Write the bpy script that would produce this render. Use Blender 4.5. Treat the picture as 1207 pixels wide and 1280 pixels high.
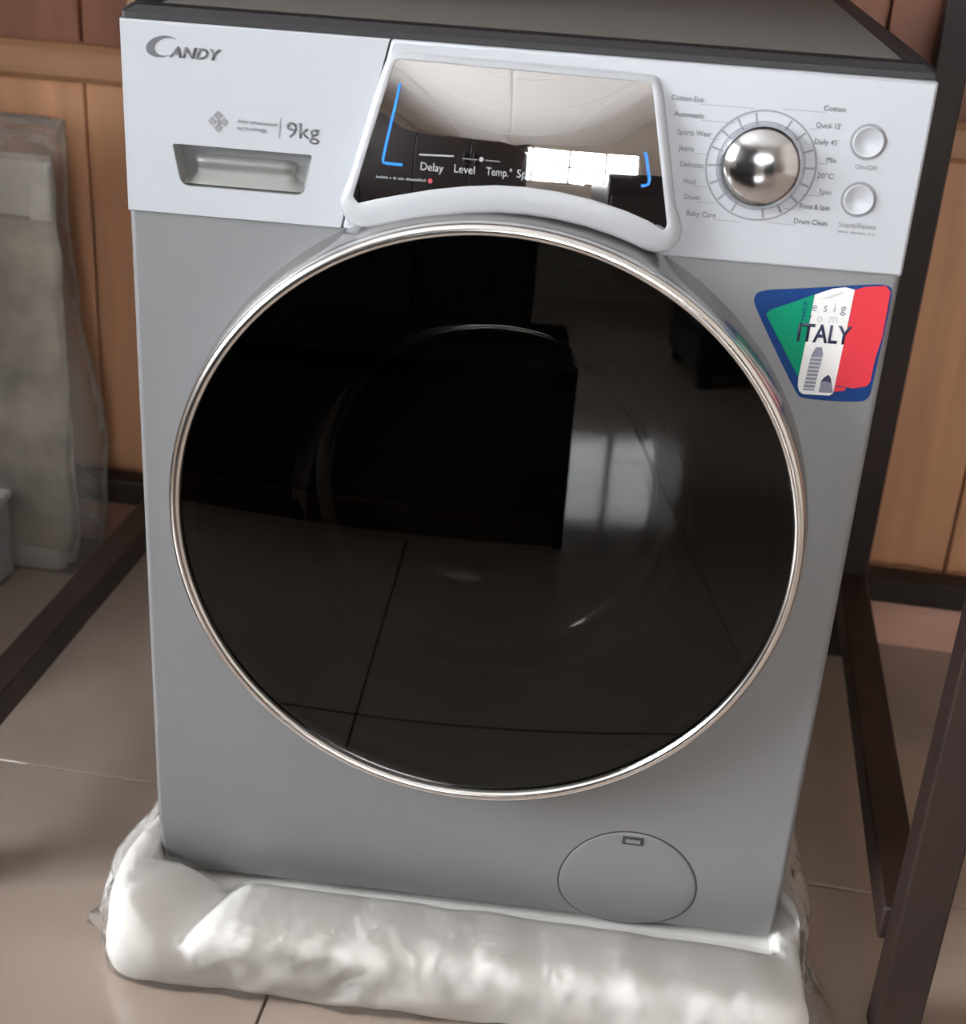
import bpy, bmesh, math, random
from mathutils import Vector, Matrix, Euler, noise
random.seed(7)
for o in list(bpy.data.objects): bpy.data.objects.remove(o)
scene = bpy.context.scene
C = scene.collection

# ---------------------------------------------------------------- camera
CAM = (0.0763, -1.0805, 1.0065)
ROT = (1.1245, -0.0609, 0.1044)
FPX = 1779.3                      # focal length in pixels of the 1207 x 1280 frame
cd = bpy.data.cameras.new('camera'); cam = bpy.data.objects.new('camera', cd); C.objects.link(cam)
cam.location = CAM; cam.rotation_euler = ROT
cd.sensor_fit = 'HORIZONTAL'; cd.sensor_width = 36.0; cd.lens = FPX / 1207 * 36.0
cd.clip_start = 0.02
cd.dof.use_dof = True; cd.dof.focus_distance = 1.2; cd.dof.aperture_fstop = 7.0
scene.camera = cam

# ---------------------------------------------------------------- daylight and exposure
SKY = 28.0
w = bpy.data.worlds.new('sky'); scene.world = w; w.use_nodes = True
bg = w.node_tree.nodes['Background']
bg.inputs['Color'].default_value = (0.97, 0.98, 1.0, 1); bg.inputs['Strength'].default_value = SKY
vs = scene.view_settings
vs.view_transform = 'Standard'; vs.look = 'None'; vs.gamma = 1.0; vs.use_curve_mapping = False
vs.exposure = 0.2

# ---------------------------------------------------------------- geometry of the place
RA = math.radians(-3.3)           # the room is turned a little against the machine
def room(x, y, z=0.0):            # room coordinates -> world
    return Vector((math.cos(RA)*x - math.sin(RA)*y, math.sin(RA)*x + math.cos(RA)*y, z))
ROTM = Euler(ROT).to_matrix()
def ray(u, v): return ROTM @ Vector(((u-603.5)/FPX, -(v-640)/FPX, -1.0))
def fp(u, v, y=0.0):              # measured spot on the machine's front plane -> (x, z)
    d = ray(u, v); t = (y-CAM[1])/d.y
    return (CAM[0]+d.x*t, CAM[2]+d.z*t)

# ---------------------------------------------------------------- materials
MATS = {}
def mat(name, col, rough=0.5, metal=0.0, spec=0.5, coat=0.0, bump=None, var=None, trans=None):
    m = bpy.data.materials.new(name); m.use_nodes = True; nt = m.node_tree
    b = nt.nodes['Principled BSDF']
    b.inputs['Base Color'].default_value = (*col, 1); b.inputs['Roughness'].default_value = rough
    b.inputs['Metallic'].default_value = metal; b.inputs['Specular IOR Level'].default_value = spec
    b.inputs['Coat Weight'].default_value = coat
    tc = nt.nodes.new('ShaderNodeTexCoord')
    if var:                        # (scale, amount, stretch)
        n = nt.nodes.new('ShaderNodeTexNoise'); n.inputs['Scale'].default_value = var[0]; n.inputs['Detail'].default_value = 5
        mp = nt.nodes.new('ShaderNodeMapping'); mp.inputs['Scale'].default_value = var[2]
        nt.links.new(tc.outputs['Object'], mp.inputs['Vector']); nt.links.new(mp.outputs['Vector'], n.inputs['Vector'])
        r = nt.nodes.new('ShaderNodeValToRGB')
        r.color_ramp.elements[0].position = 0.3; r.color_ramp.elements[1].position = 0.7
        r.color_ramp.elements[0].color = (*[c*(1-var[1]) for c in col], 1)
        r.color_ramp.elements[1].color = (*[min(1, c*(1+var[1])) for c in col], 1)
        nt.links.new(n.outputs['Fac'], r.inputs['Fac']); nt.links.new(r.outputs['Color'], b.inputs['Base Color'])
    if bump:                       # (scale, strength, distance)
        n2 = nt.nodes.new('ShaderNodeTexNoise'); n2.inputs['Scale'].default_value = bump[0]; n2.inputs['Detail'].default_value = 4
        nt.links.new(tc.outputs['Object'], n2.inputs['Vector'])
        bp = nt.nodes.new('ShaderNodeBump'); bp.inputs['Strength'].default_value = bump[1]; bp.inputs['Distance'].default_value = bump[2]
        nt.links.new(n2.outputs['Fac'], bp.inputs['Height']); nt.links.new(bp.outputs['Normal'], b.inputs['Normal'])
    MATS[name] = m; return m
def film_mat(name, tint, gloss_rough, veil, veil_col, bump=None, ior=1.45):
    m = bpy.data.materials.new(name); m.use_nodes = True; nt = m.node_tree; nt.nodes.clear()
    out = nt.nodes.new('ShaderNodeOutputMaterial')
    tr = nt.nodes.new('ShaderNodeBsdfTransparent'); tr.inputs['Color'].default_value = (*tint, 1)
    df = nt.nodes.new('ShaderNodeBsdfDiffuse'); df.inputs['Color'].default_value = (*veil_col, 1)
    gl = nt.nodes.new('ShaderNodeBsdfGlossy'); gl.inputs['Roughness'].default_value = gloss_rough; gl.inputs['Color'].default_value = (1, 1, 1, 1)
    m1 = nt.nodes.new('ShaderNodeMixShader'); m1.inputs['Fac'].default_value = veil
    m2 = nt.nodes.new('ShaderNodeMixShader'); fr = nt.nodes.new('ShaderNodeFresnel'); fr.inputs['IOR'].default_value = ior
    nt.links.new(tr.outputs[0], m1.inputs[1]); nt.links.new(df.outputs[0], m1.inputs[2])
    nt.links.new(m1.outputs[0], m2.inputs[1]); nt.links.new(gl.outputs[0], m2.inputs[2]); nt.links.new(fr.outputs[0], m2.inputs['Fac'])
    nt.links.new(m2.outputs[0], out.inputs['Surface'])
    if bump:
        tc = nt.nodes.new('ShaderNodeTexCoord'); n2 = nt.nodes.new('ShaderNodeTexNoise'); n2.inputs['Scale'].default_value = bump[0]
        n2.inputs['Detail'].default_value = 4; n2.inputs['Distortion'].default_value = 1.2
        nt.links.new(tc.outputs['Object'], n2.inputs['Vector'])
        bp = nt.nodes.new('ShaderNodeBump'); bp.inputs['Strength'].default_value = bump[1]; bp.inputs['Distance'].default_value = bump[2]
        nt.links.new(n2.outputs['Fac'], bp.inputs['Height'])
        nt.links.new(bp.outputs['Normal'], gl.inputs['Normal']); nt.links.new(bp.outputs['Normal'], fr.inputs['Normal'])
    MATS[name] = m; return m

mat('body', (0.255, 0.259, 0.270), 0.42, 0.25, 0.5)
mat('panel', (0.50, 0.525, 0.57), 0.38, 0.1, 0.5)
mat('collar', (0.43, 0.445, 0.475), 0.42, 0.1, 0.5)
mat('lid_rim', (0.024, 0.022, 0.025), 0.5)
mat('lid_top', (0.2, 0.2, 0.185), 0.5)
mat('chrome', (0.90, 0.89, 0.88), 0.2, 1.0)
mat('door_side', (0.42, 0.41, 0.40), 0.22, 0.9)
mat('knob', (0.72, 0.74, 0.78), 0.14, 1.0)
mat('display', (0.62, 0.61, 0.62), 0.025, 1.0)
mat('black', (0.012, 0.012, 0.014), 0.4)
mat('print', (0.13, 0.13, 0.15), 0.5)
mat('print_soft', (0.27, 0.27, 0.295), 0.5)
mat('print_white', (0.36, 0.37, 0.39), 0.5)
mat('print_faint', (0.22, 0.23, 0.25), 0.5)
mat('print_red', (0.45, 0.06, 0.09), 0.5)
mat('print_blue', (0.02, 0.25, 0.85), 0.4)
mat('recess', (0.27, 0.27, 0.265), 0.45, 0.2)
mat('drum', (0.30, 0.30, 0.31), 0.3, 0.8)
mat('gasket', (0.05, 0.05, 0.05), 0.6)
mat('st_blue', (0.007, 0.045, 0.19), 0.5, 0.0, 0.2)
mat('st_green', (0.0, 0.27, 0.145), 0.5, 0.0, 0.2)
mat('st_white', (0.85, 0.85, 0.85), 0.35)
mat('st_red', (0.70, 0.035, 0.055), 0.35)
mat('st_navy', (0.03, 0.035, 0.085), 0.4)
mat('st_grey', (0.24, 0.25, 0.33), 0.4)
mat('st_pale', (0.62, 0.62, 0.64), 0.4)
mat('steel', (0.025, 0.014, 0.012), 0.5, 0.0, 0.4, bump=(60, 0.15, 0.002), var=(9, 0.3, (1, 1, 1)))
mat('tabletop', (0.10, 0.055, 0.035), 0.4, var=(6, 0.3, (1, 8, 8)))
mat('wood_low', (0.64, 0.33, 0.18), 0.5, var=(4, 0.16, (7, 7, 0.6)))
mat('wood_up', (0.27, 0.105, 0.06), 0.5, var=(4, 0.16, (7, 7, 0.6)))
mat('wood_trim', (0.45, 0.24, 0.13), 0.45, var=(5, 0.12, (0.6, 7, 7)))
mat('skirting', (0.68, 0.40, 0.31), 0.4, var=(5, 0.12, (0.6, 7, 7)))
mat('joint', (0.07, 0.035, 0.02), 0.8)
mat('tile', (0.36, 0.29, 0.245), 0.09, 0.0, 0.75, bump=(7, 0.03, 0.01), var=(5, 0.10, (1, 1, 1)))
mat('grout', (0.19, 0.15, 0.125), 0.8)
mat('plaster', (0.55, 0.50, 0.44), 0.8)
mat('ceiling', (0.80, 0.78, 0.75), 0.8)
mat('ceiling_bar', (0.85, 0.85, 0.85), 0.5)
mat('win_frame', (0.38, 0.27, 0.19), 0.5)
mat('foam', (0.93, 0.915, 0.89), 0.75, bump=(300, 0.25, 0.001))
mat('foam_old', (0.56, 0.52, 0.455), 0.8, bump=(40, 0.6, 0.006), var=(11, 0.38, (1, 1, 1)))
mat('foam_white', (0.88, 0.87, 0.84), 0.8, bump=(200, 0.3, 0.002))
mat('carton_side_shade', (0.40, 0.40, 0.40), 0.6)  # box sides: their shade is put into the darker grey
mat('carton_top_lit', (0.62, 0.62, 0.63), 0.6)  # lighter copy for the box top, light put into the colour
mat('beige', (0.62, 0.47, 0.29), 0.7, var=(5, 0.1, (1, 1, 1)))
mat('dark_wood', (0.02, 0.016, 0.016), 0.35)
mat('bench_matt_black', (0.012, 0.011, 0.012), 0.95, 0.0, 0.0)  # no sheen: window glint taken out so the bench top stays dark
mat('dark_app', (0.010, 0.010, 0.013), 0.3)
mat('curtain', (0.22, 0.10, 0.045), 0.9)
film_mat('wrap', (0.985, 0.985, 0.985), 0.14, 0.08, (0.98, 0.97, 0.95), bump=(34, 0.55, 0.008), ior=1.28)
film_mat('bag', (0.92, 0.90, 0.88), 0.25, 0.15, (0.55, 0.52, 0.50), bump=(16, 0.5, 0.012))
film_mat('door_glass', (0.10, 0.095, 0.09), 0.015, 0.0, (0, 0, 0), ior=1.5)
film_mat('bowl_glass', (0.80, 0.86, 0.80), 0.03, 0.0, (0, 0, 0), ior=1.55)
film_mat('pane', (0.97, 0.98, 0.98), 0.02, 0.0, (0, 0, 0), ior=1.3)

# ---------------------------------------------------------------- mesh helpers
class MB:
    def __init__(s): s.v = []; s.f = []; s.m = []
    def box(s, x0, x1, y0, y1, z0, z1):
        b = len(s.v)
        s.v += [(x0,y0,z0),(x1,y0,z0),(x1,y1,z0),(x0,y1,z0),(x0,y0,z1),(x1,y0,z1),(x1,y1,z1),(x0,y1,z1)]
        s.f += [tuple(b+i for i in q) for q in ((0,3,2,1),(4,5,6,7),(0,1,5,4),(1,2,6,5),(2,3,7,6),(3,0,4,7))]; return s
    def loops(s, L, closed=True, cap0=False, cap1=False):       # list of equal-length vertex loops
        b = len(s.v); n = len(L[0])
        for l in L: s.v += [tuple(p) for p in l]
        for i in range(len(L)-1):
            for j in range(n if closed else n-1):
                k = (j+1) % n
                s.f.append((b+i*n+j, b+i*n+k, b+(i+1)*n+k, b+(i+1)*n+j))
        if cap0: s.f.append(tuple(b+j for j in reversed(range(n))))
        if cap1: s.f.append(tuple(b+(len(L)-1)*n+j for j in range(n)))
        return s
    def lathe(s, prof, cx, cz, n=128, cap0=False, cap1=False):    # prof: (radius, y) about a y axis
        L = [[(cx+r*math.cos(2*math.pi*j/n), y, cz+r*math.sin(2*math.pi*j/n)) for j in range(n)] for r, y in prof]
        return s.loops(L, True, cap0, cap1)
    def prism(s, poly, y0, y1):                                   # (x, z) outline extruded in y
        return s.loops([[(x, y0, z) for x, z in poly], [(x, y1, z) for x, z in poly]], True, True, True)
    def build(s, name, m, parent=None, smooth=False, bevel=0, seg=2, auto=None):
        me = bpy.data.meshes.new(name); me.from_pydata(s.v, [], s.f)
        bm = bmesh.new(); bm.from_mesh(me); bmesh.ops.recalc_face_normals(bm, faces=bm.faces[:]); bm.to_mesh(me); bm.free()
        me.materials.append(MATS[m]); me.update()
        o = bpy.data.objects.new(name, me); C.objects.link(o)
        if parent: o.parent = parent
        if bevel:
            b = o.modifiers.new('bevel', 'BEVEL'); b.width = bevel; b.segments = seg; b.limit_method = 'ANGLE'; b.angle_limit = math.radians(40)
            smooth = True
        if smooth:
            for p in me.polygons: p.use_smooth = True
            if auto is None: auto = 40
            me.set_sharp_from_angle(angle=math.radians(auto))
        return o
def tag(o, label=None, cat=None, group=None, kind=None):
    if label: o['label'] = label
    if cat: o['category'] = cat
    if group: o['group'] = group
    if kind: o['kind'] = kind
    return o
def empty(name, loc=(0, 0, 0), rz=0.0):
    o = bpy.data.objects.new(name, None); C.objects.link(o); o.location = loc; o.rotation_euler = (0, 0, rz); o.empty_display_size = 0.05
    return o
def inroom(o): o.rotation_euler = (0, 0, RA); return o
def link_copy(src, parent, loc):
    c = src.copy(); C.objects.link(c); c.parent = parent; c.location = loc; return c

# ---------------------------------------------------------------- the room
X0, X1, Y0, Y1, ZC = -2.5, 2.7, -4.6, 0.757, 2.75
floor = inroom(MB().box(X0-.1, X1+.1, Y0-.1, Y1+.1, -0.08, -0.004).build('floor', 'grout')); tag(floor, kind='structure')
TS, GP = 0.6, 0.0028
tile0 = None
TX, TY = -0.167, 0.195
i0 = int(math.floor((X0-TX)/TS)); i1 = int(math.ceil((X1-TX)/TS)); j0 = int(math.floor((Y0-TY)/TS)); j1 = int(math.ceil((Y1-TY)/TS))
for i in range(i0, i1):
    for j in range(j0, j1):
        ax, bx = max(TX+i*TS, X0), min(TX+(i+1)*TS, X1); ay, by = max(TY+j*TS, Y0), min(TY+(j+1)*TS, Y1)
        full = abs(bx-ax-TS) < 1e-6 and abs(by-ay-TS) < 1e-6
        if full and tile0: t = link_copy(tile0, floor, (ax, ay, 0))
        else:
            t = MB().box(GP/2, bx-ax-GP/2, GP/2, by-ay-GP/2, -0.008, 0.0).build('floor_tile', 'tile', floor, bevel=0.0008, seg=1); t.location = (ax, ay, 0)
            if full: tile0 = t
# back wall: backing, boarded panels, dado rail, skirting
wb = inroom(MB().box(X0-.1, X1+.1, Y1+.012, Y1+.12, 0, ZC).build('wall_back', 'joint')); tag(wb, kind='structure')
PW = 0.2027; g0 = -0.675
k0 = int(math.floor((X0-g0)/PW)); k1 = int(math.ceil((X1-g0)/PW))
lo = up = None
for k in range(k0, k1):
    ax, bx = max(g0+k*PW, X0), min(g0+(k+1)*PW, X1); full = abs(bx-ax-PW) < 1e-6
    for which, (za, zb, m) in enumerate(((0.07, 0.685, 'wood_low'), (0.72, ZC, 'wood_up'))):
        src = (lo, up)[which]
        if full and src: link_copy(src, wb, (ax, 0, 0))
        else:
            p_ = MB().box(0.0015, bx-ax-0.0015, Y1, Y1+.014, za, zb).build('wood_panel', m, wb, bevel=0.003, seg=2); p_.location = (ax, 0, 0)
            if full:
                if which == 0: lo = p_
                else: up = p_
dado = inroom(MB().loops([[(x, y, z) for y, z in ((Y1+.002,.674),(Y1-.008,.676),(Y1-.014,.684),(Y1-.014,.716),(Y1-.008,.724),(Y1+.002,.727))] for x in (X0, X1)], True, True, True).build('trim_1', 'wood_trim', smooth=True, auto=30)); tag(dado, kind='structure')
sk = inroom(MB().loops([[(x, y, z) for y, z in ((Y1+.002,.0),(Y1-.006,.0),(Y1-.006,.066),(Y1-.003,.074),(Y1-.001,.084),(Y1+.002,.084))] for x in (X0, X1)], True, True, True).build('baseboard_back', 'skirting')); tag(sk, kind='structure')
ceil = inroom(MB().box(X0-.1, X1+.1, Y0-.1, Y1+.1, ZC, ZC+.1).build('ceiling', 'ceiling_bar')); tag(ceil, kind='structure')
cp0 = None
for i in range(int((X1-X0)/0.6)+1):
    for j in range(int((Y1-Y0)/0.6)+1):
        ax, ay = X0+i*.6, Y0+j*.6; bx, by = min(ax+.6, X1), min(ay+.6, Y1)
        full = abs(bx-ax-.6) < 1e-6 and abs(by-ay-.6) < 1e-6
        if full and cp0: link_copy(cp0, ceil, (ax, ay, 0))
        else:
            c_ = MB().box(.012, bx-ax-.012, .012, by-ay-.012, ZC-.006, ZC+.002).build('ceiling_panel', 'ceiling', ceil); c_.location = (ax, ay, 0)
            if full: cp0 = c_
wr = inroom(MB().box(X1, X1+.1, Y0-.1, Y1+.1, 0, ZC).build('wall_right', 'plaster')); tag(wr, kind='structure')
# left and front walls with their windows
LWY = (-2.7, -0.7); LWZ = (0.9, 2.3)
wl = inroom(MB().box(X0-.1, X0, Y0-.1, LWY[0], 0, ZC).box(X0-.1, X0, LWY[1], Y1+.1, 0, ZC).box(X0-.1, X0, LWY[0], LWY[1], 0, LWZ[0]).box(X0-.1, X0, LWY[0], LWY[1], LWZ[1], ZC).build('wall_left', 'plaster')); tag(wl, kind='structure')
FWX = (-1.3, 1.75); FWZ = (0.90, 1.62)
wf = inroom(MB().box(X0-.1, FWX[0], Y0-.1, Y0, 0, ZC).box(FWX[1], X1+.1, Y0-.1, Y0, 0, ZC).box(FWX[0], FWX[1], Y0-.1, Y0, 0, FWZ[0]).box(FWX[0], FWX[1], Y0-.1, Y0, FWZ[1], ZC).build('wall_front', 'plaster')); tag(wf, kind='structure')
def window(name, axis, a0, a1, z0, z1, pos, n):
    def bx(mb, p0, p1, za, zb, d0=-.06, d1=-.01):
        if axis == 'x': mb.box(p0, p1, pos+d0, pos+d1, za, zb)
        else: mb.box(pos+d0, pos+d1, p0, p1, za, zb)
        return mb
    f = MB(); t = .045
    bx(f, a0, a1, z0, z0+t); bx(f, a0, a1, z1-t, z1); bx(f, a0, a0+t, z0, z1); bx(f, a1-t, a1, z0, z1)
    fo = tag(inroom(f.build(name, 'win_frame')), kind='structure')
    s = (a1-a0)/n
    for i in range(1, n): bx(MB(), a0+i*s-.02, a0+i*s+.02, z0+t, z1-t).build('mullion', 'win_frame', fo)
    for i in range(n): bx(MB(), a0+i*s+.025, a0+(i+1)*s-.025, z0+t, z1-t, -.037, -.033).build('window_pane', 'pane', fo)
window('window_1', 'y', LWY[0], LWY[1], LWZ[0], LWZ[1], X0, 4)
window('window_2', 'x', FWX[0], FWX[1], FWZ[0], FWZ[1], Y0, 6)
def portal(name, loc, rot, sx, sy):
    l = bpy.data.lights.new(name, 'AREA'); l.shape = 'RECTANGLE'; l.size = sx; l.size_y = sy; l.cycles.is_portal = True
    o = bpy.data.objects.new(name, l); C.objects.link(o); o.location = loc; o.rotation_euler = rot
portal('window_daylight', room(X0-.09, sum(LWY)/2, sum(LWZ)/2), (0, math.radians(-90), RA), LWZ[1]-LWZ[0], LWY[1]-LWY[0])
portal('window_daylight', room(sum(FWX)/2, Y0-.09, sum(FWZ)/2), (math.radians(90), 0, RA+math.pi), FWX[1]-FWX[0], FWZ[1]-FWZ[0])

# ---------------------------------------------------------------- steel table the machine stands under
tb = empty('display_table', room(0, 0, 0), RA)
tag(tb, 'long table on dark brown square steel legs and rails around the washing machine', 'table')
T = 0.038
def bar(name, x0, x1, y0, y1, z0, z1): return MB().box(x0, x1, y0, y1, z0, z1).build(name, 'steel', tb, bevel=0.0025)
for lx in (-1.45, -0.575, 0.392, 1.36):
    bar('leg', lx, lx+T, 0.695, 0.733, 0, 1.16)
    bar('leg', lx+.006, lx+.006+.041, -0.030, 0.012, 0, 1.16)
for lx in (-1.45, -0.575, 0.392, 1.36):
    bar('side_rail', lx, lx+T, 0.012, 0.695, 0.094, 0.131)
for a, b in ((-1.412, -0.575), (-0.537, 0.392), (0.43, 1.36)):
    bar('back_rail', a, b, 0.695, 0.733, 0.094, 0.131)
    bar('apron', a, b, 0.695, 0.733, 1.12, 1.16)
MB().box(-1.47, 1.42, -0.05, 0.745, 1.16, 1.19).build('tabletop', 'tabletop', tb, bevel=0.003)  # unseen top, put in for the shade it casts; height guessed

# ---------------------------------------------------------------- washing machine
wm = empty('washing_machine', (0, 0, 0.0))
tag(wm, 'silver grey front-loading washing machine with large round black glass door', 'washing machine')
HX = 0.300; ZB = 0.048; ZT = 0.865; YB = 0.58; ZS = 0.7215
DX, DZ = -0.002, 0.4878
HR = 0.205
def fy(z):                          # front of the cabinet curves back at its foot
    if z >= 0.15: return 0.0
    t = (0.15-z)/0.10; return 0.024*t**2.1
body = MB()
n = 128
def rect_pt(a, x0, x1, z0, z1):     # hits the rectangle at angle a
    dx, dz = math.cos(a), math.sin(a); ts = []
    if dx > 1e-9: ts.append((x1-DX)/dx)
    if dx < -1e-9: ts.append((x0-DX)/dx)
    if dz > 1e-9: ts.append((z1-DZ)/dz)
    if dz < -1e-9: ts.append((z0-DZ)/dz)
    t = min(ts); return DX+dx*t, DZ+dz*t
zlow = 0.15
angs = sorted([2*math.pi*j/n for j in range(n)] + [math.atan2(zz-DZ, xx-DX) % (2*math.pi) for xx in (-HX+.0058, HX-.0058) for zz in (zlow, ZS)])
circ = [(DX+HR*math.cos(a), 0.0, DZ+HR*math.sin(a)) for a in angs]
rec = [(q[0], 0.0, q[1]) for q in (rect_pt(a, -HX+.0058, HX-.0058, zlow, ZS) for a in angs)]
body.loops([circ, rec])
body.loops([circ, [(x, 0.03, z) for x, y, z in circ]])
prof = [(fy(z), z) for z in (0.15, 0.145, 0.135, 0.12, 0.105, 0.09, 0.078, 0.068, 0.060, 0.054)] + [(0.030, .0505), (0.034, ZB)]
def ins(z):
    r = .013
    return 0.0 if z > ZB+r else r-math.sqrt(max(0, r*r-(r-(z-ZB))**2))
RB = 0.005
body.loops([[(-HX+RB+.0008+ins(z), y, z) for y, z in prof], [(HX-RB-.0008-ins(z), y, z) for y, z in prof]], closed=False)
full_p = [(0.0, ZS)] + prof
for sg in (-1, 1):                  # rounded upright front edges
    cols = []
    for k in range(-1, 7):
        th = max(0, k)/6*math.pi/2
        xo = HX-RB+RB*math.sin(th) - (0.0008 if k == -1 else 0)
        cols.append([(sg*(xo-ins(z)), y+RB*(1-math.cos(th)), z) for y, z in full_p])
    body.loops(cols, closed=False)
side = [(y+RB, z) for y, z in full_p] + [(YB, ZB), (YB, ZT), (0.01, ZT), (0.01, ZS)]
for sx in (-HX, HX):
    b0 = len(body.v); body.v += [(sx*(1-(ins(z) if y < .1 else 0)/HX), y, z) for y, z in side]; body.f.append(tuple(range(b0, b0+len(side))))
body.loops([[(-HX, y, z) for y, z in side[len(full_p)-1:]], [(HX, y, z) for y, z in side[len(full_p)-1:]]], closed=False)
body.loops([[(-HX, 0.0, ZS), (-HX, .01, ZS)], [(HX, 0.0, ZS), (HX, .01, ZS)]], closed=False)
bo = body.build('cabinet', 'body', wm)
bm = bmesh.new(); bm.from_mesh(bo.data); bmesh.ops.remove_doubles(bm, verts=bm.verts[:], dist=0.00005); bmesh.ops.recalc_face_normals(bm, faces=bm.faces[:])
bm.to_mesh(bo.data); bm.free()
for p_ in bo.data.polygons: p_.use_smooth = True
bo.data.set_sharp_from_angle(angle=math.radians(35))
for fx in (-.25, .25):
    for fyy in (.06, .52): MB().loops([[(fx+.02*math.cos(a*math.pi/8), fyy+.02*math.sin(a*math.pi/8), z) for a in range(16)] for z in (0.0405, ZB+.001)], True, True, True).build('foot', 'black', wm)

# drum behind the door
dr = MB().lathe([(HR, .03), (HR, .30), (.001, .31)], DX, DZ, 96).build('drum', 'drum', wm, smooth=True)

# control panel, right of the drawer seam
PY = -0.003
s_top = fp(487, 53, PY); s_bot = fp(430, 272, PY)
sx_top = s_top[0]+(s_top[0]-s_bot[0])/(s_top[1]-s_bot[1])*(ZT-s_top[1]); sx_bot = s_bot[0]-(s_top[0]-s_bot[0])/(s_top[1]-s_bot[1])*(s_bot[1]-ZS)
cp = MB().prism([(sx_bot+.0005, ZS), (HX, ZS), (HX, ZT), (sx_top+.0005, ZT)], PY, 0.0098).build('control_panel', 'panel', wm, bevel=0.0022)
# drawer front with the hand recess
RC = [fp(215, 178, PY), fp(390, 195, PY), fp(383, 246, PY), fp(226, 231, PY)]
rx0, rx1 = RC[0][0], RC[1][0]; rz1, rz0 = (RC[0][1]+RC[1][1])/2, (RC[2][1]+RC[3][1])/2
def round_poly(pts, rad, seg=6):    # convex-ish outline with rounded corners; rad per corner
    out = []; m = len(pts)
    for i in range(m):
        p0, p1, p2 = Vector(pts[i-1]), Vector(pts[i]), Vector(pts[(i+1) % m]); r = rad[i] if isinstance(rad, (list, tuple)) else rad
        a = (p0-p1).normalized(); b = (p2-p1).normalized()
        h = math.acos(max(-1, min(1, a.dot(b))))/2; d = min(r/math.tan(h), (p0-p1).length*.48, (p2-p1).length*.48) if r else 0
        if r == 0: out.append(tuple(p1)); continue
        A = p1+a*d; B = p1+b*d
        for k in range(seg+1):
            t = k/seg; q = (1-t)**2*A+2*t*(1-t)*p1+t*t*B; out.append(tuple(q))
    return out
hole = round_poly([(rx0, rz1), (rx1, rz1), (rx1-.006, rz0), (rx0+.006, rz0)], [.002, .002, .009, .009])
hc = (sum(q[0] for q in hole)/len(hole), sum(q[1] for q in hole)/len(hole))
outl = [(-HX, ZS), (sx_bot-.0005, ZS), (sx_top-.0005, ZT), (-HX, ZT)]
def cast(a, poly, c):
    d = Vector((math.cos(a), math.sin(a))); best = None
    for i in range(len(poly)):
        p, q = Vector(poly[i])-Vector(c), Vector(poly[(i+1) % len(poly)])-Vector(c); e = q-p
        den = d.x*e.y-d.y*e.x
        if abs(den) < 1e-12: continue
        t = (p.x*e.y-p.y*e.x)/den; s_ = (p.x*d.y-p.y*d.x)/den
        if t > 0 and -1e-6 <= s_ <= 1+1e-6 and (best is None or t < best): best = t
    return (c[0]+d.x*best, c[1]+d.y*best)
aa = sorted(set([round(2*math.pi*k/120, 6) for k in range(120)] + [round(math.atan2(q[1]-hc[1], q[0]-hc[0]) % (2*math.pi), 6) for q in hole+outl]))
hl = [cast(a, hole, hc) for a in aa]; ol = [cast(a, outl, hc) for a in aa]
dm = MB()
dm.loops([[(x, .0098, z) for x, z in ol], [(x, PY+.0015, z) for x, z in ol], [(hc[0]+(x-hc[0])*.994, PY, hc[1]+(z-hc[1])*.985) for x, z in ol], [(x, PY, z) for x, z in hl], [(x, PY+.003, z) for x, z in hl]])
dwr = dm.build('detergent_drawer', 'panel', wm, smooth=True, auto=30)
# scooped hand recess: a ramp rising from the deep top to the lower lip
rc = MB(); L = []
for f_, dep in ((1.0, .002), (.99, .006), (.93, .012)):
    L.append([(hc[0]+(x-hc[0])*f_, PY+dep, hc[1]+(z-hc[1])*f_) for x, z in hl])
rc.loops(L)
NX, NZ = 24, 14; grid = []
for j in range(NZ+1):
    row = []
    for i in range(NX+1):
        u = i/NX*2-1; v = j/NZ*2-1
        x = hc[0]+u*(rx1-rx0)/2*.97; z = hc[1]+v*(rz1-rz0)/2*.97
        edge = max(abs(u)**6, 0)
        t = (v+1)/2                                   # 0 at the lower lip, 1 at the top
        bulge = max(0, min(1, (.98-abs(u))/.32)); bulge = bulge*bulge*(3-2*bulge)
        y = PY+.004+.030*(t**1.2)*bulge + .026*(1-bulge)*min(1, t*2.5) - .014*bulge*math.exp(-((t-.62)/.2)**2)
        row.append((x, y, z))
    grid.append(row)
rc.loops(grid, closed=False)
rc.build('handle_recess', 'recess', dwr, smooth=True, auto=70)

# display: a glossy black panel, curved both ways, leaning back above the door
def dy(x, z):
    t = (0.853-z)/0.12
    return -0.0045 - 0.12*(0.315*t-0.15*t*t) - 0.010*(1-(x/0.118)**2)*min(1, max(0.15, t*2.0+.15))
def dpt(u, v):                      # measured spot on the display surface
    y = -0.02
    for _ in range(12): x, z = fp(u, v, y); y = dy(x, z)
    return (x, z)
arc = [dpt(*q) for q in ((447, 254), (470, 249), (500, 243.5), (540, 237), (580, 233), (620, 231.5), (660, 234), (700, 240), (740, 249.5), (780, 263), (810, 276), (829, 288))]
dl = [dpt(495, 73)] + [dpt(441, 246)] + arc + [dpt(834, 283), dpt(815, 103)]
corner = [.006, .004] + [0]*len(arc) + [.004, .006]
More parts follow.
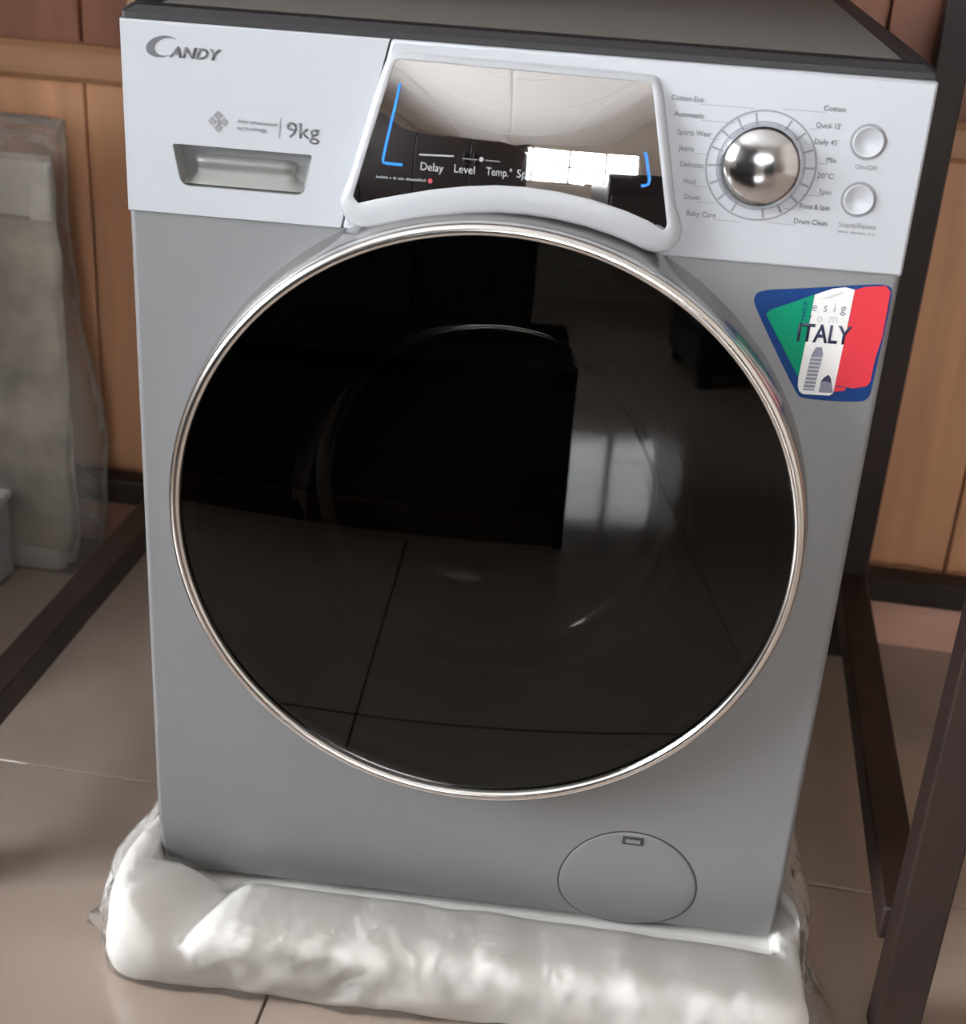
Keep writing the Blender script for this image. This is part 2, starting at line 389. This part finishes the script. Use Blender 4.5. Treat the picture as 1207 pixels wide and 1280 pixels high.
# build outline clockwise: top-left, down the left, along the arc, up the right
def chaikin(p, k=1):
    for _ in range(k):
        q = []
        for i in range(len(p)):
            a, b = Vector(p[i]), Vector(p[(i+1) % len(p)]); q += [tuple(a*.75+b*.25), tuple(a*.25+b*.75)]
        p = q
    return p
dl = round_poly(dl, [.004, .002] + [0]*len(arc) + [.002, .004], 5)
def resample(p, m):
    P_ = [Vector(q) for q in p]; P_.append(P_[0]); s_ = [0]
    for a, b in zip(P_, P_[1:]): s_.append(s_[-1]+(b-a).length)
    out = []; k = 0
    for i in range(m):
        t = s_[-1]*i/m
        while s_[k+1] < t: k += 1
        f_ = (t-s_[k])/max(1e-9, s_[k+1]-s_[k]); out.append(tuple(P_[k].lerp(P_[k+1], f_)))
    return out
dl = resample(dl, 200)
dcx, dcz = sum(q[0] for q in dl)/len(dl), sum(q[1] for q in dl)/len(dl)
# surface as a fan of rings about a spine so that it follows the curve
dm = MB(); L = []
for k in range(15):
    f_ = 1-k/14*0.999
    L.append([(lambda x, z: (x, dy(x, z), z))(dcx+(x-dcx)*f_, dcz+(z-dcz)*f_) for x, z in dl])
L.insert(0, [(x, dy(x, z)+.006, z) for x, z in dl])
dm.loops(L)
disp = dm.build('display', 'display', cp, smooth=True, auto=60)
# light collar around it
nrm = []
m_ = len(dl)
for i in range(m_):
    a, b = Vector(dl[(i-4) % m_]), Vector(dl[(i+4) % m_]); t = (b-a).normalized(); q = Vector((t.y, -t.x))
    if q.dot(Vector(dl[i])-Vector((dcx, dcz+.02))) < 0: q = -q
    nrm.append(q)
def cw(q):                         # collar width by side
    if q.y < -0.5: return 0.021
    if q.y > 0.7: return 0.0055
    return 0.0075
cws = [cw(q) for q in nrm]
for _ in range(6): cws = [(cws[i-1]+cws[i]*2+cws[(i+1) % m_])/4 for i in range(m_)]
L = []
for f_, dyy in ((0.0, .0025), (0.0, -.0004), (.06, -.0009), (.5, -.0006), (.8, .0002), (.93, .0014), (1.0, .0040)):
    L.append([(lambda x, z: (x, min(dy(x, z)+dyy, PY-.0002), z))(dl[i][0]+nrm[i].x*cws[i]*f_, dl[i][1]+nrm[i].y*cws[i]*f_) for i in range(m_)])
L.append([(dl[i][0]+nrm[i].x*cws[i]*1.01, PY+.004, max(dl[i][1]+nrm[i].y*cws[i]*1.01, ZS-.012)) for i in range(m_)])
col = MB().loops(L).build('display_collar', 'collar', cp, smooth=True, auto=60)

# lid
lid = MB()
def rr(x0, x1, y0, y1, r, z, s_=6):
    return [(q[0], q[1], z) for q in round_poly([(x0, y0), (x1, y0), (x1, y1), (x0, y1)], r, s_)]
B = .024
lid.loops([rr(-HX, HX, 0.0, YB+.01, .004, ZT+.0005), rr(-HX, HX, 0.0, YB+.01, .005, ZT+.005), rr(-HX+.005, HX-.005, .004, YB+.006, .008, ZT+.010), rr(-HX+B*.75, HX-B*.75, .012, YB-.012, .008, ZT+.0115), rr(-HX+B, HX-B, .016, YB-.016, .006, ZT+.0095)], True, True, True)
lido = lid.build('lid', 'lid_rim', wm, smooth=True, auto=35)
MB().loops([rr(-HX+B+.0005, HX-B-.0005, .0165, YB-.0165, .006, ZT+.0096), rr(-HX+B+.0005, HX-B-.0005, .0165, YB-.0165, .006, ZT+.0105)], True, True, True).build('top_plate', 'lid_top', lido)

# door
R0 = 0.2565; YD = -0.050
door = MB().lathe([(.228, .0), (.2645, .0), (.2643, -.010), (.2625, -.030), (.2592, -.0445), (.2555, -.0475), (.24, -.044), (.232, -.030), (.228, .0)], DX, DZ, 192).build('door', 'door_side', wm, smooth=True, auto=50)
MB().lathe([(.2600, -.0430), (.2598, -.0465), (.2585, -.0495), (.2560, -.0515), (.2535, -.0520), (.2512, -.0512), (.2498, -.0490), (.2497, -.0440)], DX, DZ, 192).build('chrome_ring', 'chrome', door, smooth=True, auto=70)
gp = [(.2515, -.0455)] + [(.2515*math.cos(t*math.pi/2/16), -.0455-.0115*math.sin(t*math.pi/2/16)**1.0) for t in range(0)]
Rg = .2497; sag = .0105
gp = [(Rg*(1-k/20)+.0005, -.0462-sag*(1-(1-k/20)**2)) for k in range(21)]
MB().lathe(gp, DX, DZ, 160, cap1=True).build('door_glass', 'door_glass', door, smooth=True, auto=60)
MB().lathe([(.2505, -.040), (.236, -.039), (.185, -.030), (.172, -.016), (.168, .006)], DX, DZ, 128).build('inner_frame', 'black', door, smooth=True, auto=60)
MB().lathe([(.168, .004), (.165, .030), (.158, .060), (.140, .085), (.105, .098), (.05, .103), (.001, .104)], DX, DZ, 128).build('glass_bowl', 'bowl_glass', door, smooth=True, auto=60)
MB().lathe([(HR, .0298), (.196, .022), (.191, .012), (.196, .004), (.2045, .001)], DX, DZ, 128).build('door_gasket', 'gasket', wm, smooth=True, auto=60)

# filter cover low on the right
FX, FZ, FR = 0.1555, 0.1105, 0.0655
def on_body(x, z, d): return (x, fy(z)-d, z)
def disc(cx, cz, radii, d, nn=96):
    return [[on_body(cx+r*math.cos(2*math.pi*j/nn), cz+r*math.sin(2*math.pi*j/nn), dd) for j in range(nn)] for r, dd in zip(radii, d)]
fc = MB().loops(disc(FX, FZ, [.0648, .0640, .0628, .052, .04, .028, .016, .004, .0002], [.0002, .0008, .0011]+[.0011]*6)).build('filter_cover', 'body', wm, smooth=True, auto=60)
MB().loops(disc(FX, FZ, [.0664, .0660, .0649, .0645], [.0001, .0004, .0004, .0001])).build('seam', 'gasket', fc)
lx, lz = fp(791, 1050)
lt = MB(); lt.box(lx-.0098, lx+.0098, -.0024, .004, lz-.0044, lz+.0044); lt.build('latch', 'gasket', fc, bevel=.0006)
MB().box(lx-.0068, lx+.0068, -.0030, -.0020, lz-.0020, lz+.0020).build('latch', 'body', fc, bevel=.0003)

# ---- lettering and marks
def flat_y(x, z): return PY
def txt(s, u, v, size, m, parent, ends=None, surf=None, shear=0.0, bold=0.0, align='LEFT', sxx=1.0, rot=0.0, lift=.0003, name='lettering', pt=None):
    surf = surf or flat_y
    cu = bpy.data.curves.new('t', 'FONT'); cu.body = s; cu.size = size; cu.shear = shear; cu.offset = bold; cu.align_x = align; cu.resolution_u = 3
    o = bpy.data.objects.new('t', cu); C.objects.link(o); dg = bpy.context.evaluated_depsgraph_get(); dg.update()
    me = bpy.data.meshes.new_from_object(o.evaluated_get(dg)); bpy.data.objects.remove(o)
    if pt: x0, z0 = pt
    elif surf is dy: x0, z0 = dpt(u, v)
    else: x0, z0 = fp(u, v, PY)
    if ends is not None:            # stretch to the measured width
        xe = (dpt(*ends) if surf is dy else fp(*ends, PY))[0]
        xs = [q.co.x for q in me.vertices]; wid = max(xs)-min(xs); sxx = abs(xe-x0)/wid
    cr, sr = math.cos(rot), math.sin(rot)
    for q in me.vertices:
        a, b = q.co.x*sxx, q.co.y; x, z = x0+a*cr-b*sr, z0+a*sr+b*cr
        q.co = (x, surf(x, z)-lift, z)
    # raise the print to a hair's thickness
    bm = bmesh.new(); bm.from_mesh(me); bmesh.ops.remove_doubles(bm, verts=bm.verts[:], dist=1e-6)
    r = bmesh.ops.extrude_face_region(bm, geom=bm.faces[:])
    for q in [g for g in r['geom'] if isinstance(g, bmesh.types.BMVert)]: q.co.y -= .0002
    bmesh.ops.recalc_face_normals(bm, faces=bm.faces[:]); bm.to_mesh(me); bm.free()
    me.name = name; me.materials.clear(); me.materials.append(MATS[m])
    o = bpy.data.objects.new(name, me); C.objects.link(o); o.parent = parent; return o
def poly_mark(pts, m, parent, name, surf=None, lift=.0003, th=.0002):
    surf = surf or flat_y
    me = MB(); me.loops([[(x, surf(x, z)-lift+.0001, z) for x, z in pts], [(x, surf(x, z)-lift-th, z) for x, z in pts]], True, True, True)
    return me.build(name, m, parent)
def strip(p, q, wd, m, parent, name='printed_line', surf=None, seg=1, lift=.0003):
    surf = surf or flat_y
    a, b = Vector(p), Vector(q); t = (b-a).normalized(); nn = Vector((-t.y, t.x))*wd/2; mb = MB()
    A = [a.lerp(b, k/seg) for k in range(seg+1)]
    mb.loops([[(c.x+s_*nn.x, surf(c.x, c.y)-lift, c.y+s_*nn.y) for c in A] for s_ in (1, -1)], closed=False)
    return mb.build(name, m, parent)
def smudge(u0, v0, u1, v1, h, m, parent, surf=None):   # a line of print too small to read: a row of short strokes
    surf = surf or flat_y
    f = dpt if surf is dy else (lambda u, v: fp(u, v, PY))
    a, b = Vector(f(u0, v0)), Vector(f(u1, v1)); t = 0.0; Lh = (b-a).length; d = (b-a)/Lh; nn = Vector((-d.y, d.x)); mb = MB(); rg = random.Random(int(u0*7+v0))
    while t < Lh:
        w_ = rg.uniform(.0006, .0013); hh = h*rg.choice((.7, .7, 1.0)); c = a+d*t
        q = [c, c+d*w_*.7, c+d*w_*.7+nn*hh, c+nn*hh]
        mb.loops([[(p.x, surf(p.x, p.y)-.0003, p.y) for p in q], [(p.x, surf(p.x, p.y)-.0005, p.y) for p in q]], True, True, True)
        t += w_ + (.0012 if rg.random() < .15 else 0)
    return mb.build('small_print', m, parent)

# maker's name: a sweeping crescent C and small capitals
cx_, cz_ = fp(203, 58, PY)
cr_o = []; cr_i = []
for k in range(33):
    a = math.radians(48 + (312-48)*k/32)
    x, z = .0122*math.cos(a), .0080*math.sin(a); cr_o.append((cx_+x+z*.42, cz_+z))
    x2, z2 = .0036+.0094*math.cos(a), .0064*math.sin(a); cr_i.append((cx_+x2+z2*.42, cz_+z2))
mk = MB(); mk.loops([[(x, PY-.0003, z) for x, z in cr_o], [(x, PY-.0003, z) for x, z in cr_i]], closed=False)
mk.build('brand_initial', 'print', dwr)
txt('ANDY', 212.5, 70.5, .0107, 'print', dwr, ends=(279, 70.5), shear=.25, bold=.00038, name='brand_lettering')
# four-lozenge emblem
ex, ez = fp(272.5, 152, PY)
for ddx, ddz in ((0, .0047), (0, -.0047), (.0047, 0), (-.0047, 0)):
    s_ = .0034; poly_mark([(ex+ddx, ez+ddz+s_), (ex+ddx-s_, ez+ddz), (ex+ddx, ez+ddz-s_), (ex+ddx+s_, ez+ddz)], 'print_soft', dwr, 'emblem')
s_ = .0022; poly_mark([(ex, ez+s_), (ex-s_, ez), (ex, ez-s_), (ex+s_, ez)], 'print_soft', dwr, 'emblem')
smudge(297, 153, 345, 158, .0026, 'print_soft', dwr)
txt('technology', 296, 162, .0046, 'print_soft', dwr, ends=(333, 166))
strip(fp(351, 148, PY), fp(349, 173, PY), .0010, 'print_soft', dwr)
txt('9kg', 357, 171, .0165, 'print', dwr, ends=(398, 178), bold=.00005)

# program dial
KX, KZ = fp(950.5, 207.5, PY)
dial = MB().lathe([(.0316, PY+.002), (.0318, PY-.0025), (.0317, PY-.0038)] + [(.0316*math.cos(k*.13), PY-.0040-.0165*math.sin(k*.13)) for k in range(0, 12)] + [(.0003, PY-.0205)], KX, KZ+.0005, 96).build('program_dial', 'knob', cp, smooth=True, auto=60)
def ring(cx, cz, r0, r1, m, parent, name, lift=.0004):
    return MB().lathe([(r0, PY+.0002), (r0, PY-lift), (r1, PY-lift), (r1, PY+.0002)], cx, cz, 96).build(name, m, parent)
ring(KX, KZ, .0395, .0407, 'print_soft', dial, 'dial_scale_ring')
ring(KX, KZ, .0319, .0327, 'print_soft', dial, 'dial_scale_ring')
for a in [62.7-20.3*k for k in range(8)] + [102.8+20.2*k for k in range(8)]:
    c_, s_ = math.cos(math.radians(a)), math.sin(math.radians(a))
    strip((KX+.0328*c_, KZ+.0328*s_), (KX+.039*c_, KZ+.039*s_), .0016, 'print_soft', dial, 'dial_tick')
LEFT = [('Cotton Eco', 838.5, 124.5, 270), ('Automatic', 842, 145, 255), ('Sports Wear', 845.5, 167.5, 290), ('Jeans', 848, 187.5, 130), ('Delicates', 849, 207.5, 195), ('Wool', 852.6, 229, 110), ('Duvet', 854, 248.4, 135), ('Baby Care', 857, 269, 245)]
for k, (s_, u, v, wd) in enumerate(LEFT):
    txt(s_, u, v, .0056, 'print', cp, ends=(u+wd/6.74, v+wd/6.74*.09))
    a = math.radians(102.8+20.2*k); p = fp(u+wd/6.74-3, v+wd/6.74*.09+2, PY); q = (KX+.041*math.cos(a), p[1])
    if k in (0, 7): q = (KX-.010, p[1])
    if q[0] > p[0]+.001: strip(p, q, .0004, 'print_soft', cp)
RIGHT = [('Cotton', 440, 205, 180), ("Quick 15'", 405, 350, 210), ("Daily 45'", 380, 487, 200), ('Mix', 365, 632, 85), ('20\u00b0C', 340, 767, 135), ('Spin', 320, 902, 100), ('Rinse & Spin', 305, 1032, 250), ('Drum Clean', 285, 1162, 280)]
for k, (s_, xr, yb, wd) in enumerate(RIGHT):
    u1, v1 = 990+xr/6.736, 110+yb/6.736; u0, v0 = u1-wd/6.736, v1-wd/6.736*.09
    txt(s_, u0, v0, .0056, 'print', cp, ends=(u1, v1))
    a = math.radians(62.7-20.3*k); p = fp(u0+3, v0+2.5, PY); q = (KX+.0415*math.cos(a), p[1])
    if k in (0, 7): q = (KX+.010, p[1])
    if q[0] < p[0]-.001: strip(q, p, .0004, 'print_soft', cp)
for (u, v) in ((1085, 177.5), (1073, 249.5)):
    bx_, bz_ = fp(u, v, PY)
    bt = MB().lathe([(.0113, PY+.001), (.0113, PY-.0012), (.0106, PY-.0020), (.009, PY-.0018), (.0085, PY-.0014), (.0003, PY-.0012)], bx_, bz_, 64).build('push_button', 'panel', cp, smooth=True, auto=50)
    MB().lathe([(.0115, PY+.0002), (.0115, PY-.0005), (.0131, PY-.0005), (.0131, PY+.0002)], bx_, bz_, 64).build('button_ring', 'print_soft', bt)
txt('On/Off', 1067.5, 211, .0052, 'print_soft', cp, ends=(1095, 214))
txt('Start/Pause', 1047, 283, .0056, 'print_soft', cp, ends=(1093.5, 288))
smudge(1046.5, 290, 1091, 294.5, .0016, 'print_soft', cp)
# display print
for s_, u0, v0, u1 in (('Delay', 524.5, 212, 553), ('Level', 566.5, 215, 592), ('Temp.\u00b0', 607, 218.5, 639), ('Speed', 645, 221.5, 677), ('Option', 687, 225, 718.5), ('Select', 727, 229, 755)):
    txt(s_, u0, v0, .0082, 'print_white', disp, ends=(u1, v0+2.5), surf=dy, lift=.0005)
strip(dpt(524, 193), dpt(567, 195), .0012, 'print_white', disp, surf=dy, seg=4, lift=.0006)
strip(dpt(578, 198), dpt(597, 199.5), .0007, 'print_faint', disp, surf=dy, seg=2, lift=.0006)
strip(dpt(606, 200), dpt(625, 202), .0007, 'print_faint', disp, surf=dy, seg=2, lift=.0006)
qx, qz = dpt(601.5, 199)
poly_mark([(qx+.0017*math.cos(a), qz+.0017*math.sin(a)) for a in [k*math.pi/8 for k in range(16)]], 'print_white', disp, 'indicator_dot', surf=dy, lift=.0006)
strip(dpt(694, 207), dpt(752, 214), .0014, 'print_faint', disp, surf=dy, seg=4, lift=.0006)
smudge(470, 222, 532, 227, .0018, 'print_faint', disp, surf=dy)
qx, qz = dpt(537.5, 226)
poly_mark([(qx+.0017*math.cos(a), qz+.0017*math.sin(a)) for a in [k*math.pi/8 for k in range(16)]], 'print_red', disp, 'indicator_dot', surf=dy, lift=.0006)
smudge(806, 280, 829, 287, .0024, 'print_faint', disp, surf=dy)
def polyline(px, wd, m, name):
    P_ = [dpt(*q) for q in px]
    mb = MB(); Lq = [[], []]
    for i, c in enumerate(P_):
        a = Vector(P_[max(0, i-1)]); b = Vector(P_[min(len(P_)-1, i+1)]); t = (b-a).normalized(); nn = Vector((-t.y, t.x))*wd/2
        for s_, l in ((1, Lq[0]), (-1, Lq[1])): x, z = c[0]+s_*nn.x, c[1]+s_*nn.y; l.append((x, dy(x, z)-.0006, z))
    mb.loops(Lq, closed=False); return mb.build(name, m, disp)
polyline([(500, 104), (495, 128), (489, 152), (483, 178), (478.5, 199), (479, 203), (484, 204), (503, 206)], .0019, 'print_blue', 'blue_bracket')
polyline([(806, 190), (808, 197), (809.5, 210), (811.5, 224), (810, 230), (805, 232), (801, 232)], .0022, 'print_blue', 'blue_bracket')

# flag sticker
SY = 0.0
def sp(x, y): return fp(940+x/6.353, 350+y/6.353, 0.0)
def sz(x, z): return 0.0
stk = poly_mark(chaikin([sp(*q) for q in ((60, 78), (8, 140), (22, 215), (345, 900), (400, 942), (860, 972), (928, 930), (948, 850), (1118, 110), (1090, 32), (850, 38), (400, 66))], 2), 'st_blue', wm, 'flag_sticker', surf=sz, lift=.0004, th=.0004)
tag(stk, 'blue-edged sticker with green, white and red flag stripes')
poly_mark([sp(*q) for q in ((108, 268), (140, 235), (350, 165), (440, 132), (496, 112), (440, 400), (400, 600), (366, 775))], 'st_green', stk, 'green_stripe', sz, .0009)
poly_mark([sp(*q) for q in ((494, 115), (560, 92), (640, 66), (740, 55), (812, 76), (770, 300), (718, 530), (655, 830), (640, 895), (610, 914), (400, 902), (372, 880), (360, 840), (364, 770), (440, 400))], 'st_white', stk, 'white_stripe', sz, .0009)
poly_mark([sp(*q) for q in ((812, 76), (900, 52), (1060, 45), (1096, 90), (1030, 450), (978, 610), (965, 660), (935, 805), (905, 840), (800, 857), (655, 835), (718, 530))], 'st_red', stk, 'red_stripe', sz, .0009)
poly_mark([sp(*q) for q in ((645, 845), (740, 852), (735, 875), (650, 885))], 'st_red', stk, 'red_stripe', sz, .0007)
poly_mark([sp(*q) for q in ((530, 145), (640, 112), (735, 80), (700, 108), (620, 140))], 'st_pale', stk, 'grey_swoosh', sz, .0012)
poly_mark([sp(*q) for q in ((400, 868), (432, 740), (462, 610), (480, 570), (505, 530), (552, 530), (560, 580), (545, 650), (520, 740), (488, 875))], 'st_grey', stk, 'tower', sz, .0012)
for k in range(9):
    t = k/9; y_ = 850-t*270; xa = 404+t*64; xb = 492+t*66
    strip(sp(xa, y_), sp(xb, y_+6), .0011, 'st_pale', stk, 'tower_floor', sz, 1, .0016)
poly_mark([sp(*q) for q in ((525, 888), (545, 795), (575, 765), (605, 748), (622, 775), (640, 892))], 'st_grey', stk, 'dome', sz, .0012)
poly_mark([sp(*q) for q in ((545, 800), (570, 768), (605, 748), (622, 775), (628, 815), (590, 800))], 'st_navy', stk, 'dome', sz, .0014)
a_, b_ = Vector(sp(345, 470)), Vector(sp(745, 502)); rt = math.atan2((b_-a_).y, (b_-a_).x)
def stx(s, x, y, size, m, x1, bold=0.0, rot=rt):
    p0 = sp(x, y); o = txt(s, 0, 0, size, m, stk, surf=sz, lift=.0014, bold=bold, rot=rot, pt=p0, sxx=1.0)
    xs = [q.co.x for q in o.data.vertices]; f_ = (sp(x1, y)[0]-p0[0])/(max(xs)-p0[0])
    for q in o.data.vertices: q.co.x = p0[0]+(q.co.x-p0[0])*f_
    return o
stx('ITALY', 340, 475, .0205, 'st_navy', 775, .0004)
stx('D', 392, 240, .0105, 'st_blue', 428); stx('e', 470, 240, .0105, 'st_grey', 508); stx('s', 560, 246, .0105, 'st_grey', 588); stx('i', 640, 250, .0105, 'st_grey', 650); stx('g', 695, 254, .0105, 'st_grey', 738)
stx('F', 385, 320, .0105, 'st_blue', 412); stx('r', 445, 325, .0105, 'st_blue', 462); stx('o', 505, 328, .0105, 'st_pale', 550); stx('m', 600, 332, .0105, 'st_pale', 672)

# ---------------------------------------------------------------- foam base under the machine, wrapped in clear plastic
fb = empty('packing_base', (0, 0, 0))
tag(fb, 'white foam packing base wrapped in clear plastic under the washing machine', 'packing foam')
def rrect(x0, x1, y0, y1, r, m):
    pts = round_poly([(x0, y0), (x1, y0), (x1, y1), (x0, y1)], r, 10); return resample(pts, m)
NP = 420
base = rrect(-.327, .332, -.086, .625, .036, NP)
inn = rrect(-HX-.0025, HX+.0025, -.0022, YB+.0125, .004, NP)
# same angular start: both outlines begin near the front-left corner
def lip(x, y):
    h = .066
    if y < 0.02:
        h = .070-.010*max(0, (x+.05)/.35) - .016*math.exp(-((x+.262)/.016)**2) + .004*noise.noise(Vector((x*14, y*9, 3)))
        if x < -.285: h += .016*min(1, (-.285-x)/.03)
    elif x < 0: h = .082-.03*min(1, (y-.02)/.3)
    else: h = .078-.03*min(1, (y-.02)/.3)
    return h
def tray(off, prof_list, wr, seed, name, m, extra=None, cap=False):
    L = []
    for (f_o, out, zf) in prof_list:           # f_o: 0 outer outline .. 1 inner outline, out: outward push, zf: height / lip
        l = []
        for i in range(NP):
            bx_, by_ = base[i]; ix, iy = inn[i]
            a, b = Vector(base[i-3]), Vector(base[(i+3) % NP]); t = (b-a).normalized(); nn = Vector((t.y, -t.x))
            h = lip(bx_, by_)+off*.6
            x, y = bx_+(ix-bx_)*f_o, by_+(iy-by_)*f_o
            wv = noise.noise(Vector((bx_*16+seed, by_*16, zf*2.2)))*wr + noise.noise(Vector((bx_*45+seed, by_*45, zf*5)))*wr*.45
            push = (out+off+wv)*(1-f_o)
            if extra: push += extra(bx_, by_, zf)*(1-f_o)
            z = h*zf + (noise.noise(Vector((bx_*22, by_*22, seed+zf)))*wr*.5 if zf > .3 else 0)
            if 0 <= zf <= 0.03: z = h*zf
            if zf < 0: z = .0395
            l.append((x+nn.x*push, y+nn.y*push, max(0.0006, z)))
        L.append(l)
    return MB().loops(L, True, cap, cap).build(name, m, fb, smooth=True, auto=70)
def corner_fl(x, y, zf):
    e = 0.0
    e += .012*math.exp(-(((x+.32)/.04)**2+((y+.02)/.05)**2))
    return e
tray(0, [(0, -.006, 0.0), (0, 0, .06), (0, .003, .2), (0, .002, .35), (0, .001, .5), (0, -.001, .65), (0, -.003, .78), (.04, -.003, .88), (.14, -.002, .96), (.30, 0, 1.0), (.6, 0, 1.01), (.85, 0, .995), (.97, 0, .95), (1.0, 0, -1)], .004, 1.0, 'foam_tray', 'foam', corner_fl, True)
def wrap_fl(x, y, zf):
    e = corner_fl(x, y, zf)
    e += .030*(1-zf)*math.exp(-(((x-.33)/.028)**2+((y+.045)/.035)**2))
    e += .022*math.exp(-((zf-.28)/.14)**2)*math.exp(-(((x+.327)/.02)**2+((y+.035)/.009)**2))
    return e
tray(.0065, [(0, -.004, .0), (0, .001, .08), (0, .003, .16), (0, .003, .25), (0, .003, .35), (0, .002, .45), (0, .002, .55), (0, .001, .65), (0, 0, .75), (.02, 0, .84), (.08, 0, .93), (.2, 0, 1.0), (.4, 0, 1.03), (.75, 0, 1.03), (.96, 0, .99)], .0075, 7.0, 'plastic_wrap', 'wrap', wrap_fl)

# ---------------------------------------------------------------- bundle of foam boards in a clear bag, against the wall on the left
pk = empty('foam_bundle', room(-.92, .64, 0), RA)
tag(pk, 'upright bundle of dirty white foam boards in a clear plastic bag by the wall', 'packing foam')
def lump(x0, x1, y0, y1, z0, z1, amp, seed, m, name, nx=22, nz=34, taper=0.0):
    mb = MB(); L = []
    for k in range(nz+1):
        z = z0+(z1-z0)*k/nz; l = []
        e = 1-max(0, abs(2*k/nz-1)-.9)/.1*.03
        out = rrect(x0, x1, y0, y1, .010, 80)
        for (x, y) in out:
            cx, cy = (x0+x1)/2, (y0+y1)/2
            dx_ = noise.noise(Vector((seed, z*14, y*8)))*amp + noise.noise(Vector((seed+5, z*40, y*20)))*amp*.4
            dy_ = noise.noise(Vector((x*10, z*10, seed)))*amp
            l.append((cx+(x-cx)*e+dx_*(1 if x > cx else .3), cy+(y-cy)*e+dy_, z))
        L.append(l)
    return mb.loops(L, True, True, True).build(name, m, pk, smooth=True, auto=60)
# local frame of the bundle: origin at room (-.92, .64)
lump(-.22, .232, .024, .048, .002, .590, .003, 2, 'foam_white', 'foam_board')
lump(.205, .236,   .008, .024, .425, .585, .003, 4, 'foam_white', 'foam_rim')
lump(-.22, .236,   .008, .024, .560, .592, .003, 6, 'foam_white', 'foam_rim')
lump(-.22, .243,   .004, .024, .030, .515, .008, 9, 'foam_old', 'foam_board')
lump(-.20, .225, -.000, .014, .002, .036, .004, 12, 'foam_white', 'foam_rim')
L = []
for k in range(40):
    t = k/39; z = .001+.643*t; l = []
    bul = .035*math.exp(-((z-.17)/.16)**2)+.006
    e = 1 if t < .93 else 1-.25*((t-.93)/.07)**2
    for (x, y) in rrect(-.235, .247+bul, -.004, .0505, .02, 120):
        a = noise.noise(Vector((x*9, y*9, z*9)))*.006+noise.noise(Vector((x*30, y*30, z*22)))*.003
        cx, cy = 0.0, .024
        yy = cy+(y-cy)*(e if t < .93 else max(.25, 1-2.0*(t-.93)/.07*.4))
        l.append((x+a*(1 if x > 0 else -1), max(-.007, min(yy+a*.6, .0545)), z+(noise.noise(Vector((x*8, 1, 2)))*.008 if t > .9 else 0)))
    L.append(l)
MB().loops(L, True, False, True).build('plastic_bag', 'bag', pk, smooth=True, auto=70)

# low grey box in front of it
gb = empty('low_box', room(-1.0, .412, 0), RA)
tag(gb, 'low grey box on the floor at the far left edge beside the foam boards', 'box')
MB().box(-.2, .235, -.2, .215, .0005, .117).build('box_body', 'carton_side_shade', gb, bevel=.003)
MB().box(-.203, .238, -.203, .218, .117, .129).build('box_top', 'carton_top_lit', gb, bevel=.002)

# beige sheet behind the machine
bs = empty('beige_sheet', room(-.235, .745, 0), RA)
tag(bs, 'beige board standing against the wall behind the washing machine', 'board')
MB().box(-.368, .366, -.006, -.001, .0005, .915).build('board', 'beige', bs, bevel=.001)

# ---------------------------------------------------------------- the far side of the room, seen in the glass
ct = empty('dark_cabinet', room(-.80, -2.75, 0), RA); tag(ct, 'tall dark wooden cabinet across the room, seen only as a dark reflection', 'cabinet')
MB().box(-.9, .9, -.22, .2, .08, 1.75).build('cabinet_body', 'dark_wood', ct, bevel=.004)
MB().box(-.87, .87, -.2, .17, .0, .08).build('plinth', 'dark_wood', ct)
for k in range(4):
    d_ = MB().box(-.895+k*.4475+.004, -.895+(k+1)*.4475-.004, .2, .222, .1, 1.73).build('cabinet_door', 'dark_wood', ct, bevel=.003)
    MB().box(-.895+k*.4475+(.40 if k % 2 == 0 else .03), -.895+k*.4475+(.415 if k % 2 == 0 else .045), .222, .24, .95, 1.1).build('door_pull', 'dark_app', d_, bevel=.003)
cu = empty('brown_curtain', room(-.62, -4.5, 0), RA); tag(cu, 'brown gathered curtain beside the far window, seen only as a reflection', 'curtain')
MB().loops([[(x*.01-.35, .03*math.sin(x*.55)+d, z) for x in range(71)] for d, z in ((0, .9), (0, 2.6), (.004, 2.6), (.004, .9))], closed=False).build('cloth', 'curtain', cu, smooth=True, auto=70)
MB().box(-.4, .4, -.012, .012, 2.6, 2.624).build('curtain_rod', 'dark_wood', cu)
bn = empty('low_bench', room(-.565, -1.27, 0), RA); tag(bn, 'low dark bench across the aisle, seen only as a reflection in the door glass', 'bench')
MB().box(-.72, .72, -.25, .25, .36, .40).build('bench_top', 'bench_matt_black', bn, bevel=.004)
MB().box(-.70, .70, -.22, .22, .07, .36).build('bench_body', 'dark_wood', bn, bevel=.003)
MB().box(-.70, .70, -.25, .235, .0, .07).build('plinth', 'tabletop', bn, bevel=.003)
MB().box(.70, .72, -.25, .25, .0, .36).build('end_panel', 'dark_wood', bn, bevel=.003)
ap = empty('black_appliance', room(1.02, -2.75, 0), RA); tag(ap, 'black floor appliance across the room, right of the window reflection in the door', 'appliance')
MB().box(-.3, .3, -.3, .3, .06, 1.0).build('casing', 'dark_app', ap, bevel=.012)
MB().box(-.27, .27, .3, .315, .12, .75).build('front_door', 'black', ap, bevel=.004)
for fx in (-.25, .25):
    for fz in (-.25, .25): MB().box(fx-.03, fx+.03, fz-.03, fz+.03, 0, .06).build('foot', 'black', ap)
